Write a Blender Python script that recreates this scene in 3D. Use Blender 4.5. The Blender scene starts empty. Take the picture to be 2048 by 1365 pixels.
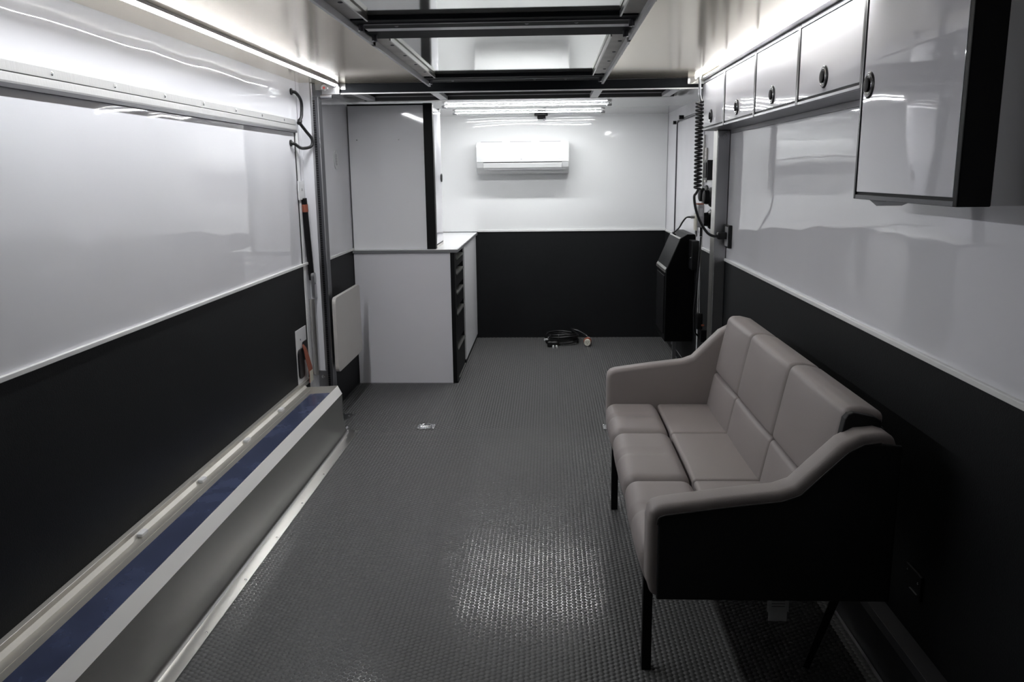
import bpy, bmesh, math, random
import numpy as np
from mathutils import Vector, Matrix

random.seed(7)
S = bpy.context.scene
COL = S.collection

# ------------------------------------------------------------------ camera, world, exposure
CAM_H = 1.47
FPX = 1653.0
def make_camera():
    roll = 0.0117
    F = Vector((71 / FPX, -337.5 / FPX, 1.0)).normalized()
    D = Vector((roll, 1.0, -(71 * roll - 337.5) / FPX)).normalized()
    X = D.cross(F)
    if X.x < 0: X = -X
    M = Matrix((X, F, -D))                      # world <- camera (x right, y down, z forward)
    right, down, fwd = M.col[0], M.col[1], M.col[2]
    cam = bpy.data.cameras.new('camera')
    cam.sensor_width = 36.0
    cam.lens = FPX / 2048 * 36.0
    cam.clip_start = 0.02
    o = bpy.data.objects.new('camera', cam)
    COL.objects.link(o)
    R = Matrix((right, -down, -fwd)).transposed().to_4x4()
    o.matrix_world = Matrix.Translation((0, 0, CAM_H)) @ R
    S.camera = o
make_camera()

W = bpy.data.worlds.new('world'); S.world = W; W.use_nodes = True
W.node_tree.nodes['Background'].inputs[0].default_value = (0.02, 0.02, 0.022, 1)
W.node_tree.nodes['Background'].inputs[1].default_value = 1.0
S.view_settings.view_transform = 'Standard'
S.view_settings.look = 'None'
S.view_settings.gamma = 1.0
S.view_settings.use_curve_mapping = False
S.view_settings.exposure = 1.2
LED_SIDE = 50.0       # radiance of the two long side strips
LED_RIGHT = 20.0
LED_REAR = 48.0       # radiance of the two ceiling tubes at the rear

# ------------------------------------------------------------------ materials
def mat(name, col, rough=0.5, metal=0.0, spec=0.5, emit=None, estr=0.0, coat=0.0,
        wave=0.0, wave_scale=1.5, grain=0.0, grain_scale=300.0, mottle=0.0, mottle_scale=3.0, rvar=0.0, stretch=None, world=False):
    m = bpy.data.materials.new(name); m.use_nodes = True
    nt = m.node_tree; N = nt.nodes; L = nt.links
    b = N['Principled BSDF']
    b.inputs['Base Color'].default_value = (*col, 1)
    b.inputs['Roughness'].default_value = rough
    b.inputs['Metallic'].default_value = metal
    b.inputs['Specular IOR Level'].default_value = spec
    b.inputs['Coat Weight'].default_value = coat
    b.inputs['Coat Roughness'].default_value = 0.04
    if emit:
        b.inputs['Emission Color'].default_value = (*emit, 1)
        b.inputs['Emission Strength'].default_value = estr
    tc = None
    if wave or grain or mottle or rvar:
        tc = N.new('ShaderNodeTexCoord')
        src = N.new('ShaderNodeNewGeometry').outputs['Position'] if world else tc.outputs['Object']
        if stretch:
            mp = N.new('ShaderNodeMapping'); mp.inputs['Scale'].default_value = stretch
            L.new(src, mp.inputs['Vector']); src = mp.outputs['Vector']
    last = None
    if wave:
        n = N.new('ShaderNodeTexNoise'); n.inputs['Scale'].default_value = wave_scale
        n.inputs['Detail'].default_value = 1.0
        L.new(tc.outputs['Object'], n.inputs['Vector'])
        bp = N.new('ShaderNodeBump'); bp.inputs['Strength'].default_value = 1.0
        bp.inputs['Distance'].default_value = wave
        L.new(n.outputs['Fac'], bp.inputs['Height']); last = bp
    if grain:
        n = N.new('ShaderNodeTexNoise'); n.inputs['Scale'].default_value = grain_scale
        n.inputs['Detail'].default_value = 2.0
        L.new(src, n.inputs['Vector'])
        bp = N.new('ShaderNodeBump'); bp.inputs['Strength'].default_value = 1.0
        bp.inputs['Distance'].default_value = grain
        L.new(n.outputs['Fac'], bp.inputs['Height'])
        if last: L.new(last.outputs['Normal'], bp.inputs['Normal'])
        last = bp
    if last:
        L.new(last.outputs['Normal'], b.inputs['Normal'])
        if coat: L.new(last.outputs['Normal'], b.inputs['Coat Normal'])
    if mottle or rvar:
        n = N.new('ShaderNodeTexNoise'); n.inputs['Scale'].default_value = mottle_scale
        n.inputs['Detail'].default_value = 5.0
        L.new(src, n.inputs['Vector'])
        if mottle:
            mx = N.new('ShaderNodeMixRGB')
            mx.inputs[1].default_value = (*[c * (1 - mottle) for c in col], 1)
            mx.inputs[2].default_value = (*[min(1, c * (1 + mottle)) for c in col], 1)
            L.new(n.outputs['Fac'], mx.inputs[0]); L.new(mx.outputs[0], b.inputs['Base Color'])
        if rvar:
            mr = N.new('ShaderNodeMapRange')
            mr.inputs['From Min'].default_value = 0.3; mr.inputs['From Max'].default_value = 0.7
            mr.inputs['To Min'].default_value = max(0, rough - rvar); mr.inputs['To Max'].default_value = rough + rvar
            L.new(n.outputs['Fac'], mr.inputs['Value']); L.new(mr.outputs[0], b.inputs['Roughness'])
    return m

WHITE_GLOSS = mat('glossy_white_panel', (0.76, 0.76, 0.79), 0.03, wave=0.006, wave_scale=2.2)
WHITE_BACK = mat('glossy_white_back_panel', (0.80, 0.81, 0.81), 0.03, wave=0.006, wave_scale=1.8)
CEIL = mat('glossy_cream_ceiling', (0.97, 0.875, 0.70), 0.15, metal=0.72, spec=0.6, wave=0.004, wave_scale=1.2)
CEIL_MID = mat('polished_centre_ceiling', (0.86, 0.87, 0.84), 0.07, metal=0.8, wave=0.002, wave_scale=1.2)
CEIL_REAR = mat('glossy_white_rear_ceiling', (0.66, 0.66, 0.65), 0.02, spec=0.5)
DOOR_GLOSS = mat('cabinet_door_gloss', (0.72, 0.72, 0.76), 0.03, spec=0.6, wave=0.004, wave_scale=2.5)
SIDE_GREY = mat('cabinet_side_laminate', (0.84, 0.84, 0.86), 0.05, wave=0.002, wave_scale=2.0)
BASE_GREY = mat('base_cabinet_laminate', (0.76, 0.75, 0.79), 0.45)
COUNTER = mat('white_worktop', (0.86, 0.86, 0.86), 0.18)
COUNTER_EDGE = mat('grey_worktop_edge', (0.25, 0.25, 0.26), 0.35, metal=0.3)
BLACK_WALL = mat('black_wall_panel', (0.0062, 0.0068, 0.0077), 0.6, spec=0.22, grain=0.0006, grain_scale=220, mottle=0.25, mottle_scale=40)
BLACK = mat('black_plastic', (0.006, 0.006, 0.0065), 0.32, spec=0.4)
BLACK_MATT = mat('black_matt_frame', (0.004, 0.004, 0.0045), 0.55, spec=0.2)
BLACK_FAB = mat('black_upholstery', (0.018, 0.018, 0.019), 0.7, spec=0.3, grain=0.0004, grain_scale=500)
RUBBER = mat('black_cable_rubber', (0.012, 0.012, 0.013), 0.35)
DARK_METAL = mat('dark_grey_metal', (0.10, 0.10, 0.11), 0.35, metal=0.6)
BEAM = mat('black_painted_beam', (0.010, 0.011, 0.013), 0.6, spec=0.1, grain=0.0002, grain_scale=60)
STILE = mat('charcoal_frame', (0.035, 0.035, 0.038), 0.35, metal=0.2)
FRAME_GREY = mat('grey_anodised_frame', (0.22, 0.22, 0.235), 0.35, metal=0.7)
ALU = mat('brushed_aluminium', (0.72, 0.71, 0.68), 0.30, metal=1.0)
ALU_HIGHLIGHT = mat('aluminium_painted_highlight', (0.97, 0.96, 0.93), 0.34, metal=0.12)  # near-white base colour stands in for light reflected by the sill chamfer
ALU_WARM = mat('warm_dull_aluminium', (0.56, 0.54, 0.495), 0.42, metal=0.85, mottle=0.08, mottle_scale=12)
ALU_SIDE = mat('smooth_aluminium_sheet', (0.56, 0.55, 0.53), 0.24, metal=1.0)
ALU_MATT = mat('matt_aluminium', (0.42, 0.42, 0.43), 0.33, metal=1.0, rvar=0.06, mottle_scale=8)
ALU_RIB = mat('ribbed_aluminium_rail', (0.46, 0.46, 0.455), 0.40, metal=0.55, grain=0.0006, grain_scale=1.0, stretch=(2, 90, 2))
ALU_DULL = mat('stained_aluminium', (0.46, 0.44, 0.41), 0.42, metal=0.8, mottle=0.35, mottle_scale=9)
STEEL = mat('zinc_steel', (0.7, 0.7, 0.71), 0.22, metal=1.0)
BLUE_REFLECTION = mat('blue_reflection_tint', (0.13, 0.16, 0.30), 0.25, metal=0.7, mottle=0.35, mottle_scale=6, rvar=0.07)  # bluish reflection in the sill top, put into the base colour
WHITE_PAINT = mat('white_painted_metal', (0.74, 0.74, 0.75), 0.35)
WHITE_TRIM = mat('white_trim_strip', (0.80, 0.80, 0.79), 0.25)
PLASTIC_WHITE = mat('white_plastic', (0.58, 0.59, 0.59), 0.3)
PLASTIC_GREY = mat('grey_plastic', (0.25, 0.25, 0.26), 0.4)
PALE_GREY = mat('pale_grey_print', (0.40, 0.40, 0.42), 0.5)
BOARD = mat('beige_board', (0.50, 0.48, 0.46), 0.5, mottle=0.03, mottle_scale=20)
ORANGE = mat('orange_webbing', (0.27, 0.075, 0.042), 0.65, grain=0.0003, grain_scale=400)
TAG = mat('off_white_label', (0.85, 0.85, 0.85), 0.6)
RECESS = mat('dark_recess_metal', (0.10, 0.10, 0.10), 0.45, metal=0.3, mottle=0.2, mottle_scale=6)
SOFA = mat('taupe_vinyl_upholstery', (0.26, 0.23, 0.222), 0.52, spec=0.45, grain=0.00035, grain_scale=420, mottle=0.04, mottle_scale=5)
SOFA_SEAM = mat('dark_seam', (0.03, 0.027, 0.027), 0.7)
STUD = mat('rubber_stud', (0.072, 0.072, 0.071), 0.5, spec=0.45, grain=0.0004, grain_scale=900, mottle=0.12, mottle_scale=25, world=True)
MATTING = mat('rubber_matting_base', (0.11, 0.11, 0.108), 0.15, spec=1.0)
def lamp_mat(name, s, col=(0.95, 0.97, 1.0)):
    return mat(name, (0.9, 0.9, 0.9), 0.4, emit=col, estr=s)
LED_L = lamp_mat('led_light_left', LED_SIDE)
LED_R = lamp_mat('led_light_right', LED_RIGHT)
LED_T = lamp_mat('led_light_tube', LED_REAR, (0.98, 0.99, 1.0))

# ------------------------------------------------------------------ mesh helpers
ORG = {}        # world origin of every object made here, by object name

class MB:
    def __init__(s): s.v = []; s.f = []
    def add(s, vs, fs):
        n = len(s.v); s.v += [tuple(p) for p in vs]; s.f += [tuple(i + n for i in f) for f in fs]; return s
    def box(s, x0, x1, y0, y1, z0, z1):
        return s.add([(x0,y0,z0),(x1,y0,z0),(x1,y1,z0),(x0,y1,z0),(x0,y0,z1),(x1,y0,z1),(x1,y1,z1),(x0,y1,z1)],
                     [(0,3,2,1),(4,5,6,7),(0,1,5,4),(1,2,6,5),(2,3,7,6),(3,0,4,7)])
    def prism(s, prof, a, b, axis='y'):
        """closed profile extruded along axis; profile is (x,z) for y, (y,z) for x, (x,y) for z"""
        def P(p, t):
            return {'y': (p[0], t, p[1]), 'x': (t, p[0], p[1]), 'z': (p[0], p[1], t)}[axis]
        n = len(prof)
        vs = [P(p, a) for p in prof] + [P(p, b) for p in prof]
        fs = [tuple(range(n)), tuple(range(2*n-1, n-1, -1))]
        fs += [(i, i+n, (i+1) % n + n, (i+1) % n) for i in range(n)]
        return s.add(vs, fs)
    def tube(s, path, r, n=8, closed=False):
        path = [Vector(p) for p in path]; m = len(path); vs = []; fs = []
        up = Vector((0.13, 0.21, 0.97)).normalized(); prev = None
        for i, p in enumerate(path):
            a = path[(i-1) % m] if (closed or i > 0) else path[0]
            b = path[(i+1) % m] if (closed or i < m-1) else path[-1]
            t = (b - a).normalized()
            u = (prev if prev is not None else up)
            u = (u - t * u.dot(t))
            if u.length < 1e-4: u = t.orthogonal()
            u.normalize(); w = t.cross(u); prev = u
            rr = r[i] if isinstance(r, (list, tuple)) else r
            for k in range(n):
                an = 2*math.pi*k/n
                vs.append(p + (u*math.cos(an) + w*math.sin(an)) * rr)
        for i in range(m if closed else m-1):
            j = (i+1) % m
            for k in range(n):
                fs.append((i*n+k, i*n+(k+1) % n, j*n+(k+1) % n, j*n+k))
        if not closed:
            fs.append(tuple(range(n-1, -1, -1))); fs.append(tuple((m-1)*n+k for k in range(n)))
        return s.add(vs, fs)
    def cyl(s, p0, p1, r, n=16, r1=None):
        return s.tube([p0, p1], [r, r if r1 is None else r1], n)
    def rbox(s, x0, x1, y0, y1, z0, z1, r, n=8, fn=None):
        """rounded box, optional vertex mapping fn(p, u, v, w) with u,v,w in -1..1"""
        c = Vector(((x0+x1)/2, (y0+y1)/2, (z0+z1)/2)); h = Vector(((x1-x0)/2, (y1-y0)/2, (z1-z0)/2))
        r = min(r, h.x, h.y, h.z)
        idx = {}; vs = []; fs = []
        def ticks(hh):
            # dense near the rounded rim, even in the middle
            rim = [-1, -0.75, -0.5, -0.25, 0]
            a = [(-hh + r*(1+t)) for t in rim]
            inner = [-(hh-r) + (2*(hh-r))*k/n for k in range(1, n)]
            return a + inner + [-t for t in reversed(a)]
        T = [ticks(h.x), ticks(h.y), ticks(h.z)]
        M_ = [len(t) for t in T]
        def vert(i, j, k):
            key = (i, j, k)
            if key not in idx:
                p = Vector((T[0][i], T[1][j], T[2][k]))
                q = Vector([max(-(h[a]-r), min(h[a]-r, p[a])) for a in range(3)])
                d = p - q
                if d.length > 1e-9: p = q + d.normalized() * r
                w = c + p
                if fn: w = fn(w, p.x/h.x, p.y/h.y, p.z/h.z)
                idx[key] = len(vs); vs.append(w)
            return idx[key]
        I, J, K = M_
        for j in range(J-1):
            for k in range(K-1):
                fs.append((vert(0,j,k), vert(0,j,k+1), vert(0,j+1,k+1), vert(0,j+1,k)))
                fs.append((vert(I-1,j,k), vert(I-1,j+1,k), vert(I-1,j+1,k+1), vert(I-1,j,k+1)))
        for i in range(I-1):
            for k in range(K-1):
                fs.append((vert(i,0,k), vert(i+1,0,k), vert(i+1,0,k+1), vert(i,0,k+1)))
                fs.append((vert(i,J-1,k), vert(i,J-1,k+1), vert(i+1,J-1,k+1), vert(i+1,J-1,k)))
            for j in range(J-1):
                fs.append((vert(i,j,0), vert(i,j+1,0), vert(i+1,j+1,0), vert(i+1,j,0)))
                fs.append((vert(i,j,K-1), vert(i+1,j,K-1), vert(i+1,j+1,K-1), vert(i,j+1,K-1)))
        return s.add(vs, fs)
    def build(s, name, m, parent=None, bevel=0.0, smooth=False, origin=None, seg=2):
        if origin is None:
            if parent is not None: origin = ORG[parent.name]
            else:
                a = np.array(s.v); lo, hi = a.min(0), a.max(0)
                origin = Vector(((lo[0]+hi[0])/2, (lo[1]+hi[1])/2, lo[2]))
        origin = Vector(origin)
        me = bpy.data.meshes.new(name)
        me.from_pydata([tuple(Vector(p) - origin) for p in s.v], [], s.f)
        me.materials.append(m)
        bm = bmesh.new(); bm.from_mesh(me)
        bmesh.ops.recalc_face_normals(bm, faces=bm.faces); bm.to_mesh(me); bm.free()
        o = bpy.data.objects.new(name, me); COL.objects.link(o)
        if parent is not None:
            o.parent = parent
            o.location = origin - ORG[parent.name]
        else: o.location = origin
        ORG[o.name] = origin
        if smooth:
            me.polygons.foreach_set('use_smooth', [True]*len(me.polygons))
            if smooth == 'auto':
                me.set_sharp_from_angle(angle=math.radians(35))
        if bevel:
            b = o.modifiers.new('bevel', 'BEVEL'); b.width = bevel; b.segments = seg; b.limit_method = 'ANGLE'
            b.angle_limit = math.radians(40)
        return o

def box(name, m, parent, x0, x1, y0, y1, z0, z1, bevel=0.0, **k):
    return MB().box(x0, x1, y0, y1, z0, z1).build(name, m, parent, bevel, **k)
def tag(o, label, cat, group=None):
    o['label'] = label; o['category'] = cat
    if group: o['group'] = group
    return o
def thing(name, loc, label, cat, group=None):
    o = bpy.data.objects.new(name, None); o.empty_display_size = 0.05
    COL.objects.link(o); o.location = loc; ORG[o.name] = Vector(loc)
    return tag(o, label, cat, group)
def struct(o):
    o['kind'] = 'structure'; return o
def copy_tree(o, parent=None):
    c = o.copy(); COL.objects.link(c)
    if parent is not None: c.parent = parent
    ORG[c.name] = ORG[o.name]
    for ch in list(o.children): copy_tree(ch, c)
    return c
def arc(cx, cz, r, a0, a1, n):
    return [(cx + r*math.cos(math.radians(a0 + (a1-a0)*i/n)), cz + r*math.sin(math.radians(a0 + (a1-a0)*i/n))) for i in range(n+1)]
def rrect(x0, x1, z0, z1, r, n=4):
    return arc(x0+r, z0+r, r, 180, 270, n) + arc(x1-r, z0+r, r, 270, 360, n) + arc(x1-r, z1-r, r, 0, 90, n) + arc(x0+r, z1-r, r, 90, 180, n)
def smooth_path(pts, n=8):
    """Catmull-Rom through pts"""
    P = [Vector(p) for p in pts]; P = [2*P[0]-P[1]] + P + [2*P[-1]-P[-2]]; out = []
    for i in range(1, len(P)-2):
        for k in range(n):
            t = k/n; a, b, c, d = P[i-1], P[i], P[i+1], P[i+2]
            out.append(0.5*((2*b) + (c-a)*t + (2*a-5*b+4*c-d)*t*t + (3*b-a-3*c+d)*t**3))
    out.append(P[-2]); return out
def screw(parent, p, axis, r=0.006, m=None, name='screw'):
    p = Vector(p); a = {'x': Vector((1,0,0)), '-x': Vector((-1,0,0)), 'y': Vector((0,1,0)), '-y': Vector((0,-1,0)), 'z': Vector((0,0,1)), '-z': Vector((0,0,-1))}[axis]
    b = MB(); b.tube([p - a*0.001, p + a*0.0015, p + a*0.003], [r, r, r*0.55], 10)
    return b.build(name, m or STEEL, parent, smooth='auto')

# ------------------------------------------------------------------ the setting
XL, XLR, XR = -1.42, -1.36, 1.04        # near left wall, rear left wall, right wall
YB, ZN, ZR, TR = 7.385, 1.988, 1.955, 0.955   # back wall, near ceiling, rear ceiling, top of the black wainscot
YN = -1.2                                # wall behind the camera
G = 0.0006                               # depth of the grooves of the matting

fl = struct(box('floor', MATTING, None, -1.52, 1.12, YN-0.05, YB+0.05, -0.06, -G))

def studs():
    s = 0.0113; dx = 1.5*s; dy = math.sqrt(3)*s
    def outline(r): return [(r*math.cos(math.radians(60*k)), r*math.sin(math.radians(60*k))) for k in range(6)]
    ro, ri = s*0.90, s*0.84
    base = [(x, y, -G-0.0002) for x, y in outline(ro)] + [(x, y, 0.0) for x, y in outline(ri)]
    faces = [(6,7,8,9,10,11)] + [(k, (k+1) % 6, (k+1) % 6 + 6, k+6) for k in range(6)]
    cen = []
    nx = int(2.2/dx)
    for i in range(-16, nx):
        x = -1.115 + i*dx
        for j in range(int((YB-1.3)/dy)):
            y = 1.3 + j*dy + (dy/2 if i % 2 else 0)
            if x > 1.03 or y > YB-0.01: continue
            if y > 5.70 and x < -0.655: continue
            if (y < 4.62 and x < -1.10) or x < -1.352: continue
            cen.append((x, y))
    cen = np.array(cen)
    # nearest studs that the photograph can see become parts of their own
    vis = (cen[:,1] > 2.175) & (cen[:,0] > -0.90 - 0.12*(cen[:,1]-2.2)) & (cen[:,0] < 0.24)
    d = np.where(vis, np.hypot(cen[:,0]*0.35, cen[:,1]), 99)
    order = np.argsort(d)
    near = cen[order[:300]]; rest = cen[order[300:]]
    me = bpy.data.meshes.new('hex_stud'); me.from_pydata(base, [], faces); me.materials.append(STUD)
    me.polygons.foreach_set('use_smooth', [True]*len(faces))
    fo = ORG[fl.name]
    for x, y in near:
        o = bpy.data.objects.new('hex_stud', me); COL.objects.link(o); o.parent = fl
        o.location = Vector((x, y, 0)) - fo
    n = len(rest); b = np.array(base)
    V = (b[None, :, :] + np.concatenate([rest, np.zeros((n, 1))], 1)[:, None, :] - np.array(fo)[None, None, :]).reshape(-1, 3)
    loops_one = np.array([i for f in faces for i in f]); tot = np.array([len(f) for f in faces])
    Lp = (loops_one[None, :] + 12*np.arange(n)[:, None]).reshape(-1)
    T = np.tile(tot, n); st = np.concatenate([[0], np.cumsum(T)[:-1]])
    me = bpy.data.meshes.new('stud_field')
    me.vertices.add(len(V)); me.vertices.foreach_set('co', V.astype(np.float32).ravel())
    me.loops.add(len(Lp)); me.loops.foreach_set('vertex_index', Lp.astype(np.int32))
    me.polygons.add(len(T)); me.polygons.foreach_set('loop_start', st.astype(np.int32)); me.polygons.foreach_set('loop_total', T.astype(np.int32))
    me.update(calc_edges=True); me.validate()
    me.polygons.foreach_set('use_smooth', [True]*len(me.polygons))
    me.materials.append(STUD)
    o = bpy.data.objects.new('stud_field', me); COL.objects.link(o); o.parent = fl; o['kind'] = 'stuff'
studs()

# ceilings: cream sheets each side, white sheet in the middle, lower white ceiling at the rear
c = MB()
c.box(-1.52, -0.66, YN, 4.945, ZN, ZN+0.05).box(0.31, 1.12, YN, 4.945, ZN, ZN+0.05)
ceil = struct(c.build('ceiling', CEIL))
box('centre_panel', CEIL_MID, ceil, -0.66, 0.31, YN, 4.945, ZN, ZN+0.05)
c = MB()
c.box(-1.41, XR+0.08, 5.50, YB+0.05, ZR, ZR+0.1)
c.box(-1.41, -1.17, 4.945, 5.50, ZR, ZR+0.1).box(0.80, XR+0.08, 4.945, 5.50, ZR, ZR+0.1)
ceil2 = struct(c.build('ceiling', CEIL_REAR))
box('recess_panel', RECESS, ceil2, -1.17, 0.80, 4.945, 5.46, ZR+0.05, ZR+0.1)
for x in (-1.152, -0.684, 0.270, 0.722):
    box('ceiling_bar', WHITE_PAINT, ceil2, x, x+0.05, 5.001, 5.462, 1.932, 1.954)
box('cross_member', RECESS, ceil2, -1.17, 0.80, 5.460, 5.500, 1.932, 2.0)
box('member_edge', WHITE_PAINT, ceil2, -1.10, 0.72, 5.456, 5.460, 1.954, 1.959)
for sx in (-1.32, 0.90):
    screw(ceil2, (sx, 5.2, ZR), '-z', 0.008)

# walls
w = MB().box(-1.50, XL, YN, 4.865, 0.0, ZN)
wl = struct(w.build('wall_left', WHITE_GLOSS))
box('lower_panel', BLACK_WALL, wl, XL, XL+0.004, YN, 4.72, 0.0, TR)
# the big side hatch: dark joint at its far edge, white edge profile beyond it
box('hatch_seal', BLACK, wl, XL, XL+0.003, 4.715, 4.727, TR, 1.715)
box('edge_profile', WHITE_PAINT, wl, XL, XL+0.006, 4.730, 4.765, 0.25, 1.72, 0.001)
box('panel_joint', DARK_METAL, wl, XL, XL+0.0008, 4.800, 4.803, 1.0, ZN)
w = MB().box(-1.50, XLR, 4.865, YB+0.05, 0.0, ZN)
wl2 = struct(w.build('wall_left', WHITE_GLOSS))
box('lower_panel', BLACK_WALL, wl2, XLR, XLR+0.004, 4.95, YB, 0.0, TR)
w = MB().box(XR, XR+0.08, YN, YB+0.05, 0.0, ZN)
wr = struct(w.build('wall_right', WHITE_GLOSS))
box('lower_panel', BLACK_WALL, wr, XR-0.004, XR, YN, YB, 0.0, TR)
box('panel_joint', DARK_METAL, wr, XR-0.0008, XR, YN, 4.86, 1.672, 1.675)
w = MB().box(-1.50, XR+0.08, YB, YB+0.06, 0.0, ZN)
wb = struct(w.build('wall_back', WHITE_BACK))
box('lower_panel', BLACK_WALL, wb, XLR, XR, YB-0.004, YB, 0.0, TR+0.004)
wf = struct(box('wall_front', mat('dark_door_panel', (0.05, 0.05, 0.055), 0.6), None, -1.50, XR+0.08, YN-0.06, YN, 0.0, ZN))

# bright trim strips along the top edge of the black panels
def trim(n, x0, x1, y0, y1, z0, z1):
    return struct(box('trim_%d' % n, WHITE_TRIM, None, x0, x1, y0, y1, z0, z1, 0.002))
trim(1, XL, XL+0.012, YN, 4.86, TR-0.002, TR+0.013)
trim(2, XLR, XLR+0.012, 4.95, 5.72, TR-0.002, TR+0.013)
trim(3, XR-0.013, XR, YN, 4.87, TR-0.004, TR+0.012)
trim(4, XR-0.012, XR, 4.99, 5.60, TR-0.004, TR+0.012)
trim(5, -0.62, XR, YB-0.013, YB, TR+0.002, TR+0.02)
trim(6, XR-0.010, XR-0.002, 6.85, YB-0.013, TR-0.002, TR+0.013)
bb = struct(MB().prism([(XR-0.03, 0), (XR-0.004, 0), (XR-0.004, 0.05), (XR-0.012, 0.05), (XR-0.016, 0.01), (XR-0.03, 0.006)], 2.62, 4.85).build('baseboard_right', BLACK_MATT))
# corner post in the back right corner
cp = struct(box('trim_7', PALE_GREY, None, XR-0.004, XR-0.001, YB-0.004, YB-0.001, TR+0.02, ZR))

# entrance door in the right wall at the rear
dr = struct(box('door_1', WHITE_GLOSS, None, XR-0.008, XR-0.001, 5.68, 6.80, 0.05, 1.845, 0.004))
box('lower_panel', BLACK_WALL, dr, XR-0.010, XR-0.008, 5.70, 6.78, 0.06, TR)
g = MB(); path = [(XR-0.009, 6.812, 0.05), (XR-0.009, 6.812, 1.81), (XR-0.009, 6.80, 1.845), (XR-0.009, 6.77, 1.858), (XR-0.009, 5.68, 1.858)]
g.tube(path, 0.008, 8); g.build('door_seal', DARK_METAL, dr, smooth='auto')
g = MB(); g.cyl((XR-0.02, 6.81, 1.845), (XR-0.045, 6.81, 1.845), 0.014, 12); g.build('hinge_cap', BLACK, dr)
g = MB(); g.cyl((XR-0.015, 6.48, 1.865), (XR-0.05, 6.48, 1.865), 0.016, 12); g.build('door_stop', BLACK, dr)
box('door_edge_strip', ALU, dr, XR-0.014, XR-0.001, 5.635, 5.650, 0.45, 1.70)

# ------------------------------------------------------------------ hardware under the near ceiling
def rail(name, x0, x1, outer, label):
    t = thing(name, ((x0+x1)/2, 3.0, ZN), label, 'rail', None)
    for y0, y1 in ((YN+0.1, 2.87), (3.275, 4.55)):
        box('rail_web', ALU_DULL, t, x0, x1, y0, y1, ZN-0.012, ZN, 0.001)
        box('rail_flange', WHITE_PAINT, t, outer-0.006, outer+0.006, y0, y1+0.3 if y1 > 4 else y1+0.45, ZN-0.035, ZN, 0.001)
        inner = x1 if outer == x0 else x0
        box('rail_lip', ALU, t, inner-0.003, inner+0.003, y0, y1, ZN-0.022, ZN-0.004, 0.001)
    for y in (2.6, 3.45, 3.75, 4.05, 4.35, 4.54):
        screw(t, ((x0+x1)/2 + 0.012, y, ZN-0.012), '-z', 0.008, DARK_METAL)
        g = MB(); g.cyl((outer + (0.012 if outer > 0 else -0.012), y+0.05, ZN), (outer + (0.012 if outer > 0 else -0.012), y+0.05, ZN-0.018), 0.008, 10)
        g.build('roller', DARK_METAL, t)
    return t
rail('ceiling_rail', -0.665, -0.595, -0.665, 'aluminium ceiling rail left of the bright centre panel, running towards the rear')
rail('ceiling_rail', 0.24, 0.31, 0.31, 'aluminium ceiling rail right of the bright centre panel, stained around its bolts')
def bar(y0, y1, z0, label, cap=True):
    t = thing('ceiling_crossbar', (-0.17, (y0+y1)/2, z0), label, 'beam')
    box('beam', BEAM, t, -0.655, 0.30, y0, y1, z0, ZN, 0.003)
    if cap:
        box('beam_lip', FRAME_GREY, t, -0.62, 0.28, y0+(y1-y0)*0.34, y0+(y1-y0)*0.34+0.008, z0-0.004, z0+0.003)
        for x in (-0.52, -0.07, 0.10): screw(t, (x, y0+(y1-y0)*0.7, z0), '-z', 0.007, FRAME_GREY)
    for x in (-0.635, 0.285):
        g = MB(); g.cyl((x, (y0+y1)/2, z0), (x, (y0+y1)/2, z0-0.022), 0.010, 10); g.build('pin', DARK_METAL, t)
    return t
bar(2.88, 3.045, 1.972, 'wide black bar across the centre ceiling panel, nearest the camera')
bar(3.10, 3.265, 1.972, 'narrow black bar just behind the nearest wide bar on the centre ceiling', False)
bar(4.56, 4.80, 1.970, 'black bar across the centre ceiling right in front of the full width crossbeam')
t = thing('infill_strip', (-0.17, 3.07, 1.972), 'narrow bright strip between the two nearest black bars on the centre ceiling', 'strip')
box('strip', WHITE_PAINT, t, -0.64, 0.29, 3.0455, 3.0995, 1.9725, ZN-0.001)
t = thing('lift_crossbeam', (-0.2, 4.97, 1.93), 'dark full width crossbeam joining the two upright posts under the ceiling', 'beam')
box('beam', BEAM, t, -1.305, 0.885, 4.946, 5.0, 1.935, ZN-0.001, 0.003)
box('light_edge', WHITE_PAINT, t, -1.24, 0.885, 4.942, 4.952, 1.928, 1.935)
box('top_edge', FRAME_GREY, t, -0.58, 0.24, 4.939, 4.945, 1.985, 1.994)
box('end_bracket', ALU_MATT, t, -1.304, -1.20, 4.925, 4.9455, 1.925, 1.985, 0.003)
g = MB(); g.cyl((-1.285, 4.905, 1.962), (-1.285, 4.93, 1.962), 0.018, 20); bo = g.build('bolt', STEEL, t, smooth='auto')
bo['label'] = 'zinc bolt with red marking'
g = MB(); g.cyl((-1.285, 4.902, 1.962), (-1.285, 4.9045, 1.962), 0.007, 12); g.build('red_mark', mat('red_marking_paint', (0.4, 0.05, 0.04), 0.5), bo)
g = MB()
g.tube([(-1.305, 4.90, 1.912), (-1.24, 4.90, 1.912)], 0.013, 12); g.build('tube_stub', ALU_MATT, t, smooth='auto')
g = MB(); g.cyl((-1.241, 4.90, 1.912), (-1.237, 4.90, 1.912), 0.010, 12); g.build('tube_end', BLACK, t)

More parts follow.
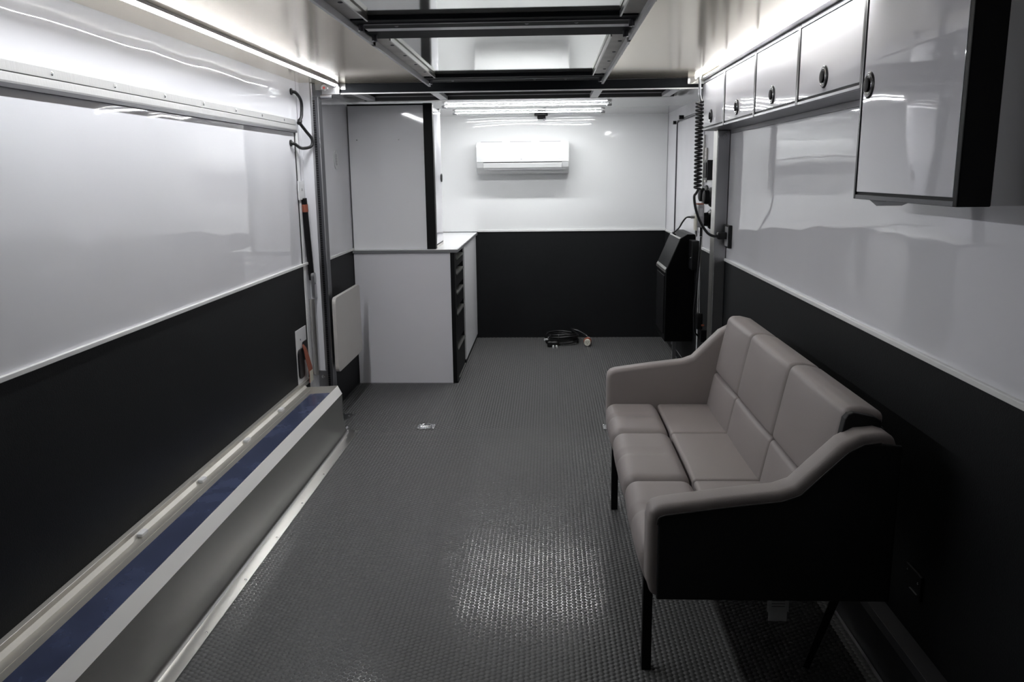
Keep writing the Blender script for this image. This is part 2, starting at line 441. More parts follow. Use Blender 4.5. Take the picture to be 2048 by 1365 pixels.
# upright posts of the lift
t = thing('lift_post', (-1.375, 4.91, 0.0), 'tall aluminium post with a dark toothed strip, left of the rear cabinets', 'post')
box('channel', ALU_MATT, t, -1.4155, -1.346, 4.866, 4.945, 0.0, ZN-0.001, 0.003)
box('rack_channel', DARK_METAL, t, -1.346, -1.318, 4.872, 4.945, 0.0, 1.91, 0.001)
box('edge_flange', ALU_MATT, t, -1.318, -1.314, 4.868, 4.876, 0.0, 1.91)
box('rear_flange', DARK_METAL, t, -1.318, -1.314, 4.8765, 4.945, 0.0, 1.91)
b1 = MB()
for k in range(136):
    z = 0.06 + k*0.0135
    b1.box(-1.345, -1.333, 4.866, 4.873, z, z+0.008)
teeth = b1.build('rack_teeth', BLACK, t); teeth['kind'] = 'stuff'
box('guide_block', ALU_MATT, t, -1.40, -1.352, 4.856, 4.866, 0.20, 0.30, 0.002)
screw(t, (-1.372, 4.856, 0.262), '-y', 0.011)
t = thing('lift_post', (1.0, 4.93, 0.0), 'plain aluminium post on the right wall beside the sofa', 'post')
box('channel', ALU_MATT, t, 0.968, 1.035, 4.872, 4.99, 0.0, 1.694, 0.004)
box('inner_face', ALU, t, 0.9655, 0.968, 4.876, 4.985, 0.0, 1.693)

# ------------------------------------------------------------------ strip lights
def strip(name, x, y0, y1, z, m, label, w_=0.022, skirt=True):
    t = thing(name, (x, (y0+y1)/2, z), label, 'light', 'long strip lights under the near ceiling')
    zc = ZN-0.0005
    if skirt:      # angled profile that looks into the room, opaque back towards the wall
        MB().prism([(x-0.0105, zc-0.0180), (x+0.0080, zc-0.0105), (x+0.0080, zc-0.0095), (x-0.0105, zc-0.0166)], y0, y1).build('diffuser', m, t)
        MB().prism([(x-0.0120, zc-0.0165), (x-0.0105, zc-0.0165), (x+0.0082, zc-0.0094), (x+0.0082, zc-0.0104), (x+0.0095, zc-0.0108), (x+0.0095, zc), (x-0.0120, zc)], y0, y1).build('housing', WHITE_PAINT, t)
    else:
        MB().box(x-w_/2, x+w_/2, y0, y1, z, zc).build('diffuser', m, t)
    for ya, yb in ((y0-0.006, y0), (y1, y1+0.006)): box('end_cap', WHITE_PAINT, t, x-w_/2, x+w_/2, ya, yb, z-0.006, ZN-0.0005)
    return t
strip('strip_light', -1.212, 1.75, 4.90, 1.976, LED_L, 'long thin white strip light under the ceiling along the left wall')
strip('strip_light', 0.830, 2.45, 4.86, 1.979, LED_R, 'long thin white strip light above the overhead cabinets', 0.008, False)
for i, (y, lab) in enumerate(((6.15, 'ceiling tube light at the rear, the longer one nearer the camera'), (6.86, 'ceiling tube light at the rear, the one farther back near the air conditioner'))):
    t = thing('tube_light', (-0.16, y, 1.94), lab, 'light', 'tube lights on the rear ceiling')
    g = MB().prism(rrect(y-0.013, y+0.013, 1.9425, 1.9455, 0.001, 2), -0.735, 0.425, 'x'); g.build('tube', LED_T, t)
    box('housing', PLASTIC_GREY, t, -0.735, 0.425, y-0.012, y+0.012, 1.9456, 1.9475)
    for x in (-0.76, 0.425):
        g = MB().cyl((x, y, 1.940), (x+0.035, y, 1.940), 0.0095, 12); g.build('end_cap', PLASTIC_GREY, t)
        box('clip', PLASTIC_GREY, t, x+0.01, x+0.022, y-0.006, y+0.006, 1.945, ZR)
t = thing('ceiling_camera', (-0.05, 7.22, 1.92), 'small black device on the rear ceiling above the air conditioner', 'device')
MB().rbox(-0.11, 0.005, 7.18, 7.26, 1.937, ZR, 0.008, 3).build('base', BLACK, t, smooth=True)
MB().rbox(-0.085, -0.015, 7.19, 7.25, 1.912, 1.939, 0.01, 3).build('head', BLACK_MATT, t, smooth=True)
box('knob', DARK_METAL, t, -0.035, -0.012, 7.195, 7.22, 1.902, 1.915, 0.003)

# ------------------------------------------------------------------ air conditioner
AX0, AX1 = -0.608, 0.184
t = thing('air_conditioner', ((AX0+AX1)/2, 7.30, 1.46), 'white wall mounted air conditioner high on the back wall', 'air conditioner')
prof = [(YB-0.001, 1.728), (7.235, 1.728)] + [(7.235 - 0.045*math.sin(a), 1.683 + 0.045*math.cos(a)) for a in (0.4, 0.8, 1.2, 1.57)] + \
       [(7.187, 1.60), (7.186, 1.556), (7.20, 1.515), (7.235, 1.472), (7.28, 1.462), (YB-0.001, 1.458)]
MB().prism(prof, AX0, AX1, 'x').build('body', PLASTIC_WHITE, t, 0.008, seg=3)
MB().prism([(7.184, 1.560), (7.181, 1.562), (7.181, 1.684), (7.188, 1.700), (7.200, 1.712), (7.206, 1.706), (7.196, 1.69), (7.19, 1.68)], AX0+0.004, AX1-0.004, 'x').build('front_cover', PLASTIC_WHITE, t, 0.002)
box('outlet_gap', BLACK, t, AX0+0.062, AX1-0.062, 7.181, 7.19, 1.5535, 1.5585)
lv = MB().prism([(7.181, 1.553), (7.178, 1.550), (7.188, 1.513), (7.198, 1.500), (7.206, 1.504), (7.19, 1.545)], AX0+0.062, AX1-0.062, 'x').build('louvre', PLASTIC_WHITE, t, 0.0015)
for x in (AX0+0.060, AX1-0.062):
    MB().prism([(7.179, 1.556), (7.186, 1.513), (7.197, 1.499), (7.20, 1.50), (7.19, 1.515), (7.185, 1.556)], x, x+0.002, 'x').build('louvre_joint', PALE_GREY, t)
MB().prism([(7.197, 1.4985), (7.1965, 1.4965), (7.206, 1.4955), (7.206, 1.4985)], AX0+0.062, AX1-0.03, 'x').build('lower_joint', PALE_GREY, t)
for k in range(3):
    box('intake_grille', PLASTIC_GREY, t, AX0+0.04+k*0.25, AX0+0.22+k*0.25, 7.235+0.0, 7.33, 1.7275, 1.7315)
def text_mesh(name, s, size, m, parent, loc, rot, ext=0.0006):
    cu = bpy.data.curves.new(name, 'FONT'); cu.body = s; cu.size = size; cu.extrude = ext
    cu.align_x = 'CENTER'; cu.align_y = 'CENTER'
    o = bpy.data.objects.new(name, cu); COL.objects.link(o)
    dg = bpy.context.evaluated_depsgraph_get()
    me = bpy.data.meshes.new_from_object(o.evaluated_get(dg))
    bpy.data.objects.remove(o)
    n = bpy.data.objects.new(name, me); COL.objects.link(n); me.materials.clear(); me.materials.append(m)
    n.parent = parent; n.location = Vector(loc) - ORG[parent.name]; n.rotation_euler = rot; ORG[n.name] = Vector(loc)
    return n
g = MB().cyl((-0.222, 7.1805, 1.582), (-0.222, 7.1795, 1.582), 0.0075, 20); g.build('emblem', PALE_GREY, t)
text_mesh('lettering', 'LG', 0.015, PALE_GREY, t, (-0.200, 7.180, 1.582), (math.pi/2, 0, 0))
text_mesh('lettering', 'DUAL Inverter', 0.009, PALE_GREY, t, (0.115, 7.180, 1.586), (math.pi/2, 0, 0))

# ------------------------------------------------------------------ rear kitchen run
CT = 0.955
t = thing('worktop', (-1.0, 6.5, CT-0.022), 'white worktop with grey edge on the rear base cabinets', 'worktop')
MB().box(XLR+0.004, -0.628, 5.705, YB-0.004, CT-0.022, CT).build('slab', COUNTER, t)
box('front_edging', COUNTER_EDGE, t, XLR+0.012, -0.626, 5.702, 5.705, CT-0.022, CT-0.003)
box('side_edging', COUNTER_EDGE, t, -0.628, -0.6245, 5.702, YB-0.006, CT-0.022, CT-0.003)

t = thing('drawer_cabinet', (-1.0, 6.0, 0), 'base cabinet with a black stack of drawers and silver pulls, grey side towards camera', 'cabinet')
box('side_panel', BASE_GREY, t, XLR+0.008, -0.677, 5.718, 5.735, 0.0, CT-0.0225, 0.001)
box('carcass', BLACK_MATT, t, XLR+0.02, -0.72, 5.735, 6.305, 0.012, CT-0.023)
box('corner_profile', BLACK_MATT, t, -0.677, -0.648, 5.716, 5.80, 0.0, CT-0.0225, 0.001)
box('far_profile', BLACK_MATT, t, -0.72, -0.650, 6.290, 6.312, 0.0, CT-0.0225)
zz = [0.018, 0.235, 0.485, 0.635, 0.775, 0.882, CT-0.03]
for k in range(6):
    z0, z1 = zz[k], zz[k+1]
    if k == 0: z0 = 0.0
    d = box('drawer', BLACK_MATT, t, -0.675, -0.648, 5.803, 6.286, z0 + (0.0 if k == 0 else 0.045), z1-0.004 if k < 5 else z1, 0.001)
    if k < 5:
        MB().prism([(-0.712, z1-0.004), (-0.646, z1-0.004), (-0.646, z1-0.012), (-0.642, z1-0.012), (-0.642, z1), (-0.712, z1)], 5.803, 6.286).build('drawer_pull', ALU, d)
MB().prism([(-0.712, 0.018), (-0.640, 0.018), (-0.640, 0.010), (-0.712, 0.010)], 5.82, 6.28).build('base_strip', ALU, t)
box('plinth', BLACK_MATT, t, -0.66, -0.640, 5.716, 6.31, 0.0, 0.010)

t = thing('base_cabinet', (-1.0, 6.8, 0), 'base cabinet with plain white door between the drawers and back wall', 'cabinet')
box('carcass', BLACK_MATT, t, XLR+0.02, -0.66, 6.316, YB-0.006, 0.0, CT-0.023)
box('door', WHITE_PAINT, t, -0.658, -0.640, 6.32, YB-0.012, 0.035, CT-0.024, 0.001)
box('plinth', BLACK_MATT, t, -0.66, -0.645, 6.316, YB-0.008, 0.0, 0.033)

t = thing('tall_wall_cabinet', (-1.05, 5.95, CT), 'tall white wall cabinet with black corner standing on the rear worktop', 'cabinet')
box('side_panel', SIDE_GREY, t, XLR+0.008, -0.838, 5.74, 5.757, CT+0.0005, 1.925, 0.001)
box('top_edging', BLACK_MATT, t, XLR+0.006, -0.838, 5.735, 5.757, 1.925, 1.935)
box('carcass', WHITE_PAINT, t, XLR+0.008, -0.80, 5.757, 6.165, CT+0.0005, 1.925)
box('corner_profile', BLACK_MATT, t, -0.838, -0.776, 5.735, 5.80, CT+0.0005, 1.937, 0.0015)
d = box('door', DOOR_GLOSS, t, -0.797, -0.7765, 5.806, 6.155, CT+0.028, 1.905, 0.001)
g = MB().cyl((-0.779, 6.118, 1.44), (-0.768, 6.118, 1.44), 0.03, 24); g.build('latch', BLACK, d, smooth='auto')
box('door_gasket', BLACK_MATT, t, -0.80, -0.7775, 5.800, 6.160, CT+0.020, CT+0.028)
box('door_gasket', BLACK_MATT, t, -0.80, -0.7775, 5.800, 6.160, 1.905, 1.914)
box('door_frame', ALU, t, -0.80, -0.778, 6.156, 6.17, CT+0.001, 1.93)
box('bottom_rail', ALU, t, -0.80, -0.7765, 5.800, 6.160, CT+0.001, CT+0.020)
for x in (-1.298, -1.012): screw(t, (x, 5.74, 1.70), '-y', 0.005)

# fold-down board on the left wall
t = thing('folding_board', (-1.28, 5.15, 0.30), 'beige flap board with rounded corners hanging on the left wall beside the base cabinet', 'board')
pr = [(y, z) for y, z in rrect(4.815, 5.46, 0.295, 0.752, 0.035)]
MB().prism(pr, -1.285, -1.262, 'x').build('board', BOARD, t, 0.003)
box('wall_bracket', DARK_METAL, t, XLR+0.004, -1.285, 5.05, 5.30, 0.60, 0.66, 0.002)
box('wall_bracket', DARK_METAL, t, XLR+0.004, -1.285, 5.05, 5.30, 0.36, 0.42, 0.002)

# oval vent on the left wall
t = thing('wall_vent', (XLR, 5.38, 1.565), 'small white oval louvred vent on the left wall beside the tall cabinet', 'vent')
pr = rrect(5.335, 5.425, 1.505, 1.625, 0.044, 6)
MB().prism(pr, XLR, XLR+0.006, 'x').build('plate', PLASTIC_WHITE, t, 0.002)
for k in range(7):
    z = 1.532 + k*0.010
    box('slot', PLASTIC_GREY, t, XLR+0.006, XLR+0.0068, 5.358, 5.402, z, z+0.004)

# ------------------------------------------------------------------ overhead cabinets on the right wall
XF = 0.894
def latch(parent, y, z):
    a = MB(); prof = [(0.0, 0.036), (-0.004, 0.036), (-0.007, 0.032), (-0.006, 0.026)]
    a.tube([(XF-0.0005, y, z), (XF-0.004, y, z), (XF-0.007, y, z)], [0.036, 0.036, 0.032], 28)
    rosette = a.build('latch', BLACK, parent, smooth='auto')
    MB().tube([(XF-0.007, y, z), (XF-0.0125, y, z), (XF-0.014, y, z)], [0.019, 0.019, 0.014], 20).build('push_button', BLACK_MATT, rosette, smooth='auto')
    pts = [(XF-0.0075, y+0.0265*math.cos(a_), z+0.0265*math.sin(a_)) for a_ in np.linspace(0, 2*math.pi, 28, endpoint=False)]
    MB().tube(pts, 0.0011, 6, closed=True).build('chrome_ring', STEEL, rosette, smooth='auto')
def overhead(y0, y1, z0, z1, label, group, lat, kind):
    t = thing('overhead_cabinet', ((XF+XR)/2, (y0+y1)/2, z0), label, 'cabinet', group)
    box('carcass', SIDE_GREY, t, XF+0.016, XR-0.0045, y0+0.004, y1-0.004, z0+0.016, z1-0.012)
    box('stile', STILE, t, XF-0.004, XF+0.018, y0, y0+0.014, z0, z1, 0.0015)
    box('stile', STILE, t, XF-0.004, XF+0.018, y1-0.012, y1, z0, z1, 0.0015)
    box('bottom_rail', FRAME_GREY, t, XF-0.003, XF+0.018, y0+0.014, y1-0.012, z0, z0+0.010, 0.001)
    box('top_rail', FRAME_GREY, t, XF-0.003, XF+0.018, y0+0.014, y1-0.012, z1-0.016, z1, 0.001)
    box('gasket', BLACK_MATT, t, XF+0.003, XF+0.016, y0+0.014, y1-0.012, z0+0.010, z1-0.016)
    d = box('door', DOOR_GLOSS, t, XF-0.001, XF+0.008, y0+0.019, y1-0.017, z0+0.018, z1-0.019, 0.0015)
    latch(d, *lat)
    box('base_panel', DARK_METAL, t, XF+0.018, XR-0.0045, y0, y1, z0, z0+0.016)
    return t
ZB0, ZB1 = 1.695, 1.972
names = ['nearest the camera of the four small overhead cabinets, directly beside the tall one', 'second from the tall cabinet of the four small overhead cabinets',
         'third from the tall cabinet of the four small overhead cabinets', 'farthest of the four small overhead cabinets, beside the coiled cable']
ys = [2.486, 3.114, 3.742, 4.370, 4.998]
for k in range(4):
    overhead(ys[k], ys[k+1]-0.001, ZB0, ZB1, names[k], 'small overhead cabinets on the right wall', ((ys[k]+ys[k+1])/2+0.02, 1.762), 'small')
ncab = thing('overhead_cabinet', ((XF+XR)/2, 2.18, 1.385), 'tall white overhead cabinet with thick black near edge, closest to the camera', 'cabinet', None)
y0, y1, z0, z1 = 1.865, 2.485, 1.385, ZB1
box('carcass', SIDE_GREY, ncab, XF+0.016, XR-0.0045, y0+0.006, y1-0.004, z0+0.012, z1-0.01)
box('side_panel', SIDE_GREY, ncab, XF+0.07, XR-0.0045, y0, y0+0.006, z0+0.002, z1-0.002)
box('corner_profile', BLACK_MATT, ncab, XF-0.004, XF+0.070, y0-0.002, y0+0.018, z0, z1, 0.003)
box('stile', STILE, ncab, XF-0.004, XF+0.018, y1-0.012, y1, z0, z1, 0.0015)
box('bottom_rail', DARK_METAL, ncab, XF-0.003, XF+0.018, y0+0.018, y1-0.012, z0, z0+0.012, 0.001)
box('gasket', BLACK_MATT, ncab, XF+0.002, XF+0.016, y0+0.018, y1-0.012, z0+0.012, z1-0.004)
dd = box('door', DOOR_GLOSS, ncab, XF-0.002, XF+0.008, y0+0.024, y1-0.018, z0+0.020, z1-0.012, 0.0015)
latch(dd, 2.425, 1.697)
MB().prism([(2.31, z0), (2.46, z0), (2.395, z0-0.018)], XF+0.03, XF+0.10, 'x').build('hanging_cover', DARK_METAL, ncab)
t = thing('cornice_strip', (XF, 3.4, ZB1), 'pale cover strip running along the top of the overhead cabinets', 'strip')
box('strip', WHITE_PAINT, t, XF-0.035, XF+0.02, 1.865, 4.36, ZB1+0.001, ZN-0.001, 0.001)
box('end_strip', ALU, t, XF-0.030, XF+0.02, 4.362, 4.90, ZB1+0.001, ZN-0.004, 0.001)

# ------------------------------------------------------------------ left hatch fittings
t = thing('header_rail', (XL, 3.0, 1.71), 'long ribbed aluminium rail screwed along the left wall above the hatch', 'rail')
MB().prism([(XL, 1.778), (XL+0.010, 1.776), (XL+0.012, 1.747), (XL, 1.745)], -0.9, 4.73).build('upper_flange', ALU_RIB, t, 0.001)
MB().prism([(XL, 1.745), (XL+0.011, 1.7445), (XL+0.014, 1.722), (XL+0.013, 1.716), (XL, 1.716)], -0.9, 4.735).build('drip_flange', ALU_RIB, t, 0.001)
box('rubber_seal', DARK_METAL, t, XL, XL+0.016, -0.9, 4.73, 1.704, 1.716)
for y in (2.05, 2.40, 2.75, 3.11, 3.46, 3.82, 4.17, 4.52): screw(t, (XL+0.011, y, 1.762), 'x', 0.0065, STEEL)

cab = [(-1.418, 4.705, 1.925), (-1.395, 4.725, 1.918), (-1.392, 4.80, 1.88), (-1.395, 4.80, 1.80), (-1.398, 4.765, 1.765), (-1.380, 4.81, 1.72), (-1.352, 4.835, 1.672),
       (-1.358, 4.825, 1.632), (-1.390, 4.75, 1.620), (-1.40, 4.66, 1.640), (-1.418, 4.64, 1.645)]
t = thing('looped_cable', (-1.40, 4.75, 1.62), 'thick black cable looping out of the left wall above the gas strut', 'cable')
MB().tube(smooth_path(cab, 6), 0.009, 10).build('cable', RUBBER, t, smooth=True)
MB().cyl((-1.398, 4.758, 1.757), (-1.398, 4.772, 1.773), 0.014, 10).build('clip', BLACK, t)
MB().cyl((XL, 4.64, 1.645), (XL+0.008, 4.64, 1.645), 0.018, 14).build('grommet', BLACK, t)
MB().cyl((XL, 4.705, 1.925), (XL+0.008, 4.705, 1.925), 0.018, 14).build('grommet', BLACK, t)

t = thing('gas_strut', (-1.40, 4.80, 0.8), 'black gas strut with an orange band held between two plates beside the left hatch', 'strut')
MB().box(XL+0.006, XL+0.012, 4.705, 4.815, 1.332, 1.438).build('upper_plate', WHITE_PAINT, t, 0.001)
screw(t, (XL+0.012, 4.765, 1.39), 'x', 0.009)
MB().tube([(-1.404, 4.78, 1.34), (-1.400, 4.83, 0.86)], 0.0165, 14).build('cylinder', BLACK, t, smooth='auto')
MB().tube([(-1.4045, 4.782, 1.305), (-1.4035, 4.786, 1.262)], 0.0195, 14).build('band', ORANGE, t, smooth='auto')
MB().prism(rrect(4.80, 4.85, 0.752, 0.905, 0.02), -1.398, -1.380, 'x').build('lower_plate', ALU_MATT, t, 0.002)
screw(t, (-1.380, 4.825, 0.84), 'x', 0.009)
t = thing('guide_tube', (-1.40, 4.80, 0.26), 'slim upright aluminium tube below the gas strut, left of the toothed post', 'tube')
MB().tube([(-1.402, 4.815, 0.285), (-1.402, 4.815, 0.748)], 0.016, 14).build('tube', ALU, t, smooth='auto')

t = thing('hatch_latch', (XL, 4.6, 0.28), 'white plate with black latch low on the left wall', 'latch')
pl = box('plate', WHITE_PAINT, t, XL+0.004, XL+0.007, 4.49, 4.69, 0.285, 0.612, 0.001)
MB().prism(rrect(4.50, 4.60, 0.33, 0.50, 0.03), XL+0.007, XL+0.016, 'x').build('handle_recess', BLACK, t, 0.002)
MB().prism(rrect(4.60, 4.69, 0.42, 0.53, 0.01), XL+0.007, XL+0.013, 'x').build('bolt_cover', BLACK, t, 0.002)
screw(t, (XL+0.007, 4.57, 0.55), 'x', 0.006)
t = thing('pull_strap', (-1.40, 4.6, 0.28), 'orange webbing strap with white label hanging at the hatch latch', 'strap')
def ribbon(b, pts, ws, th=0.0025):
    vs = []; n = len(pts)
    for (x, y, z), w_ in zip(pts, ws):
        vs += [(x, y-w_/2, z), (x, y+w_/2, z), (x+th, y+w_/2, z), (x+th, y-w_/2, z)]
    fs = [(0,1,2,3), tuple(4*(n-1)+k for k in (3,2,1,0))]
    for i in range(n-1):
        for k in range(4): fs.append((4*i+k, 4*i+(k+1) % 4, 4*i+4+(k+1) % 4, 4*i+4+k))
    b.add(vs, fs)
b = MB(); ribbon(b, [(-1.402, 4.575, 0.52), (-1.396, 4.59, 0.49), (-1.392, 4.615, 0.43), (-1.388, 4.64, 0.37), (-1.386, 4.65, 0.33), (-1.386, 4.645, 0.286)], [0.02, 0.05, 0.07, 0.075, 0.075, 0.075])
b.build('webbing', ORANGE, t)
MB().box(-1.3835, -1.3825, 4.615, 4.68, 0.286, 0.352).build('label', mat('cream_strap_label', (0.62, 0.60, 0.5), 0.6), t)

# ------------------------------------------------------------------ aluminium sill box along the left wall
t = thing('sill_cover', (-1.25, 2.5, 0), 'long folded aluminium cover box on the floor along the left wall', 'cover')
Y0, Y1 = 0.3, 4.555
side = [(-1.158, 0.0035), (-1.162, 0.007), (-1.1665, 0.013), (-1.171, 0.022), (-1.1755, 0.036), (-1.179, 0.052), (-1.182, 0.072), (-1.1845, 0.10), (-1.186, 0.14), (-1.1855, 0.18), (-1.184, 0.235)]
MB().prism(side + [(x_-0.003, z_) for x_, z_ in reversed(side)], Y0, Y1).build('side_sheet', ALU_SIDE, t, smooth='auto')
MB().prism([(-1.184, 0.235), (-1.208, 0.283), (-1.211, 0.281), (-1.188, 0.233)], Y0, Y1).build('chamfer', ALU_HIGHLIGHT, t)
MB().prism([(-1.208, 0.283), (-1.385, 0.272), (-1.385, 0.269), (-1.211, 0.279)], Y0, Y1).build('top_sheet', ALU_WARM, t)
MB().prism([(-1.2095, 0.2833), (-1.322, 0.2763), (-1.322, 0.2758), (-1.2095, 0.2828)], Y0, Y1-0.16).build('blue_reflection_strip', BLUE_REFLECTION, t)  # thin blue layer painted as the reflection on the top sheet
MB().prism([(-1.350, 0.2755), (-1.385, 0.2735), (-1.398, 0.285), (-1.398, 0.276), (-1.386, 0.268), (-1.350, 0.2730)], Y0, Y1-0.001).build('bare_edge', ALU_WARM, t)
MB().prism([(-1.398, 0.276), (-1.398, 0.302), (-1.4155, 0.304), (-1.4155, 0.276)], Y0, Y1+0.12).build('wall_lip', ALU_WARM, t, 0.001)
MB().prism([(-1.186, 0.0), (-1.186, 0.233), (-1.209, 0.280), (-1.385, 0.270), (-1.4155, 0.276), (-1.4155, 0.0)], Y1-0.003, Y1).build('end_sheet', ALU, t)
MB().box(-1.168, -1.108, Y0, 4.60, 0.0005, 0.0035).build('floor_flange', ALU, t, 0.0008)
for y in (2.05, 2.42, 2.78, 3.14, 3.50, 3.87, 4.23, 4.57): screw(t, (-1.121, y, 0.0035), 'z', 0.005)
for y in (2.55, 3.05, 3.55, 4.05):
    box('hinge_clip', WHITE_PAINT, t, -1.392, -1.372, y, y+0.045, 0.274, 0.287, 0.002)
MB().prism([(-1.184, 0.0005), (-1.168, 0.0005), (-1.168, 0.022), (-1.178, 0.028), (-1.184, 0.028)], 4.556, 4.60).build('end_stop', STEEL, t, 0.002)
t = thing('floor_plate', (-1.24, 4.83, 0), 'small aluminium floor plate with screws behind the end of the sill cover', 'plate')
MB().prism([(-1.29, 4.70), (-1.262, 4.70), (-1.205, 4.935), (-1.29, 4.935)], 0.0005, 0.004, 'z').build('plate', ALU_MATT, t)
for p in ((-1.218, 4.925), (-1.232, 4.88), (-1.265, 4.925)): screw(t, (p[0], p[1], 0.004), 'z', 0.005)
t = thing('sill_cover', (1.0, 1.6, 0), 'low aluminium cover box on the floor along the right wall behind the sofa', 'cover')
MB().prism([(0.973, 0.0), (0.973, 0.14), (0.985, 0.155), (1.0355, 0.16), (1.0355, 0.0)], 0.3, 2.60).build('cover_sheet', STILE, t, 0.001)
MB().prism([(0.9715, 0.0), (0.9715, 0.006), (0.962, 0.006), (0.962, 0.0)], 0.3, 2.60).build('floor_flange', ALU_MATT, t)

# ------------------------------------------------------------------ recessed tie-down rings in the floor
def tie_down(x, y, label, rot=0):
    t = thing('tie_down_ring', (x, y, 0), label, 'tie-down', 'recessed floor tie-downs')
    def P(r, k=0): return rrect(x-0.052+k, x+0.052-k, y-0.045+k, y+0.045-k, r)
    MB().prism(P(0.015), 0.0005, 0.004, 'z').build('plate', STEEL, t, 0.001)
    MB().prism(P(0.012, 0.018), 0.0041, 0.0046, 'z').build('recess', PLASTIC_GREY, t)
    pts = [(x-0.028, y-0.018, 0.010), (x-0.028, y+0.004, 0.010), (x-0.016, y+0.024, 0.010), (x+0.004, y+0.028, 0.010), (x+0.024, y+0.020, 0.010), (x+0.030, y, 0.010), (x+0.028, y-0.018, 0.010)]
    MB().tube(smooth_path(pts, 4), 0.0045, 8).build('ring', STEEL, t, smooth='auto')
    MB().rbox(x-0.034, x+0.034, y-0.028, y-0.012, 0.004, 0.016, 0.005, 2).build('hinge', STEEL, t, smooth=True)
    for sx in (-0.043, 0.043):
        for sy in (-0.036, 0.036): screw(t, (x+sx, y+sy, 0.004), 'z', 0.0055)
tie_down(-0.721, 4.665, 'zinc tie-down ring plate in open floor between sill cover and cabinets')
tie_down(0.372, 4.665, 'zinc tie-down ring plate half hidden behind the sofa end')

# ------------------------------------------------------------------ coiled power cable on the floor
t = thing('power_cable', (0.12, 7.1, 0), 'coiled black power cable with white and orange plug on the floor', 'cable')
pts = []
random.seed(3)
for k in range(5*26):
    a = 2*math.pi*k/26; lap = k/26
    rx = 0.135 + 0.012*math.sin(lap*2.3) + 0.006*math.sin(3*a); ry = 0.115 + 0.01*math.cos(lap*1.7)
    pts.append((0.125 + rx*math.cos(a) + 0.008*math.sin(lap*4), 7.12 + ry*math.sin(a), 0.010 + 0.0165*lap + 0.004*math.sin(2*a+lap)))
end = pts[-1]
pts += [(0.20, 7.235, 0.105), (0.27, 7.22, 0.088), (0.33, 7.17, 0.062), (0.355, 7.10, 0.045)]
MB().tube(pts, 0.0085, 8).build('cable', RUBBER, t, smooth=True)
for k, a in enumerate((3.5, 4.5, 0.7)):
    cx_, cy_ = 0.125+0.135*math.cos(a), 7.12+0.115*math.sin(a)
    ring = [(cx_ + 0.022*math.cos(q)*math.cos(a), cy_ + 0.022*math.cos(q)*math.sin(a), 0.048+0.046*math.sin(q)) for q in np.linspace(0, 2*math.pi, 16, endpoint=False)]
    MB().tube(ring, 0.004, 6, closed=True).build('cable_tie', BLACK, t)
MB().tube([(0.357, 7.095, 0.045), (0.345, 7.03, 0.040), (0.341, 7.01, 0.038)], [0.014, 0.024, 0.026], 18).build('plug_body', PALE_GREY, t, smooth='auto')
MB().tube([(0.345, 7.035, 0.040), (0.341, 7.012, 0.038), (0.339, 6.985, 0.036)], [0.029, 0.034, 0.032], 20).build('plug_collar', ORANGE, t, smooth='auto')
MB().tube([(0.340, 6.99, 0.036), (0.336, 6.958, 0.034)], [0.028, 0.027], 20).build('plug_face', mat('cream_plug_plastic', (0.78, 0.76, 0.66), 0.4), t, smooth='auto')
for dx_, dz_ in ((-0.008, 0.006), (0.008, 0.006), (0, -0.009)):
    MB().cyl((0.336+dx_, 6.9585, 0.034+dz_), (0.336+dx_, 6.956, 0.034+dz_), 0.003, 8).build('plug_hole', BLACK, t)
con = MB().rbox(-0.005, 0.085, 6.93, 7.02, 0.0, 0.05, 0.014, 3).build('connector_block', BLACK, t, smooth=True)
for p0, p1 in (((0.045, 6.935, 0.012), (0.045, 6.895, 0.008)), ((0.072, 6.935, 0.012), (0.075, 6.893, 0.008)), ((-0.003, 6.99, 0.058), (-0.03, 6.97, 0.060))):
    MB().cyl(p0, p1, 0.009, 10).build('prong', PLASTIC_WHITE, con, smooth='auto')
MB().tube([(0.02, 6.98, 0.045), (0.0, 6.99, 0.07), (0.03, 7.03, 0.09)], 0.0085, 8).build('cable_end', RUBBER, t, smooth=True)

# ------------------------------------------------------------------ things on the right wall behind the post
t = thing('wall_box', (0.93, 6.1, 0.27), 'black wall mounted box with a sloping front and two silver strips at the rear right', 'box')
pr = [(0.832, 0.27), (0.832, 0.785), (0.925, 1.005), (0.975, 1.035), (XR-0.011, 1.035), (XR-0.011, 0.27)]
MB().prism(pr, 5.845, 6.34).build('housing', mat('satin_black_metal', (0.0025, 0.0025, 0.003), 0.4, spec=0.12), t, 0.006)
MB().prism([(0.918, 0.985), (0.925, 1.006), (0.932, 1.010), (0.925, 0.983)], 5.86, 6.33).build('upper_strip', ALU, t)
MB().prism([(0.826, 0.765), (0.828, 0.785), (0.838, 0.800), (0.840, 0.775)], 5.86, 6.33).build('lower_strip', ALU, t)
MB().prism([(0.826, 0.32), (0.826, 0.74), (0.832, 0.74), (0.832, 0.32)], 5.90, 6.28).build('front_panel', BLACK, t, 0.002)
box('support_leg', ALU_MATT, t, 0.90, 0.925, 5.90, 5.925, 0.0, 0.27)
box('side_bracket', BLACK, t, 0.985, XR-0.004, 5.70, 5.845, 0.80, 1.0, 0.003)
screw(t, (0.985, 5.75, 0.88), '-x', 0.006)

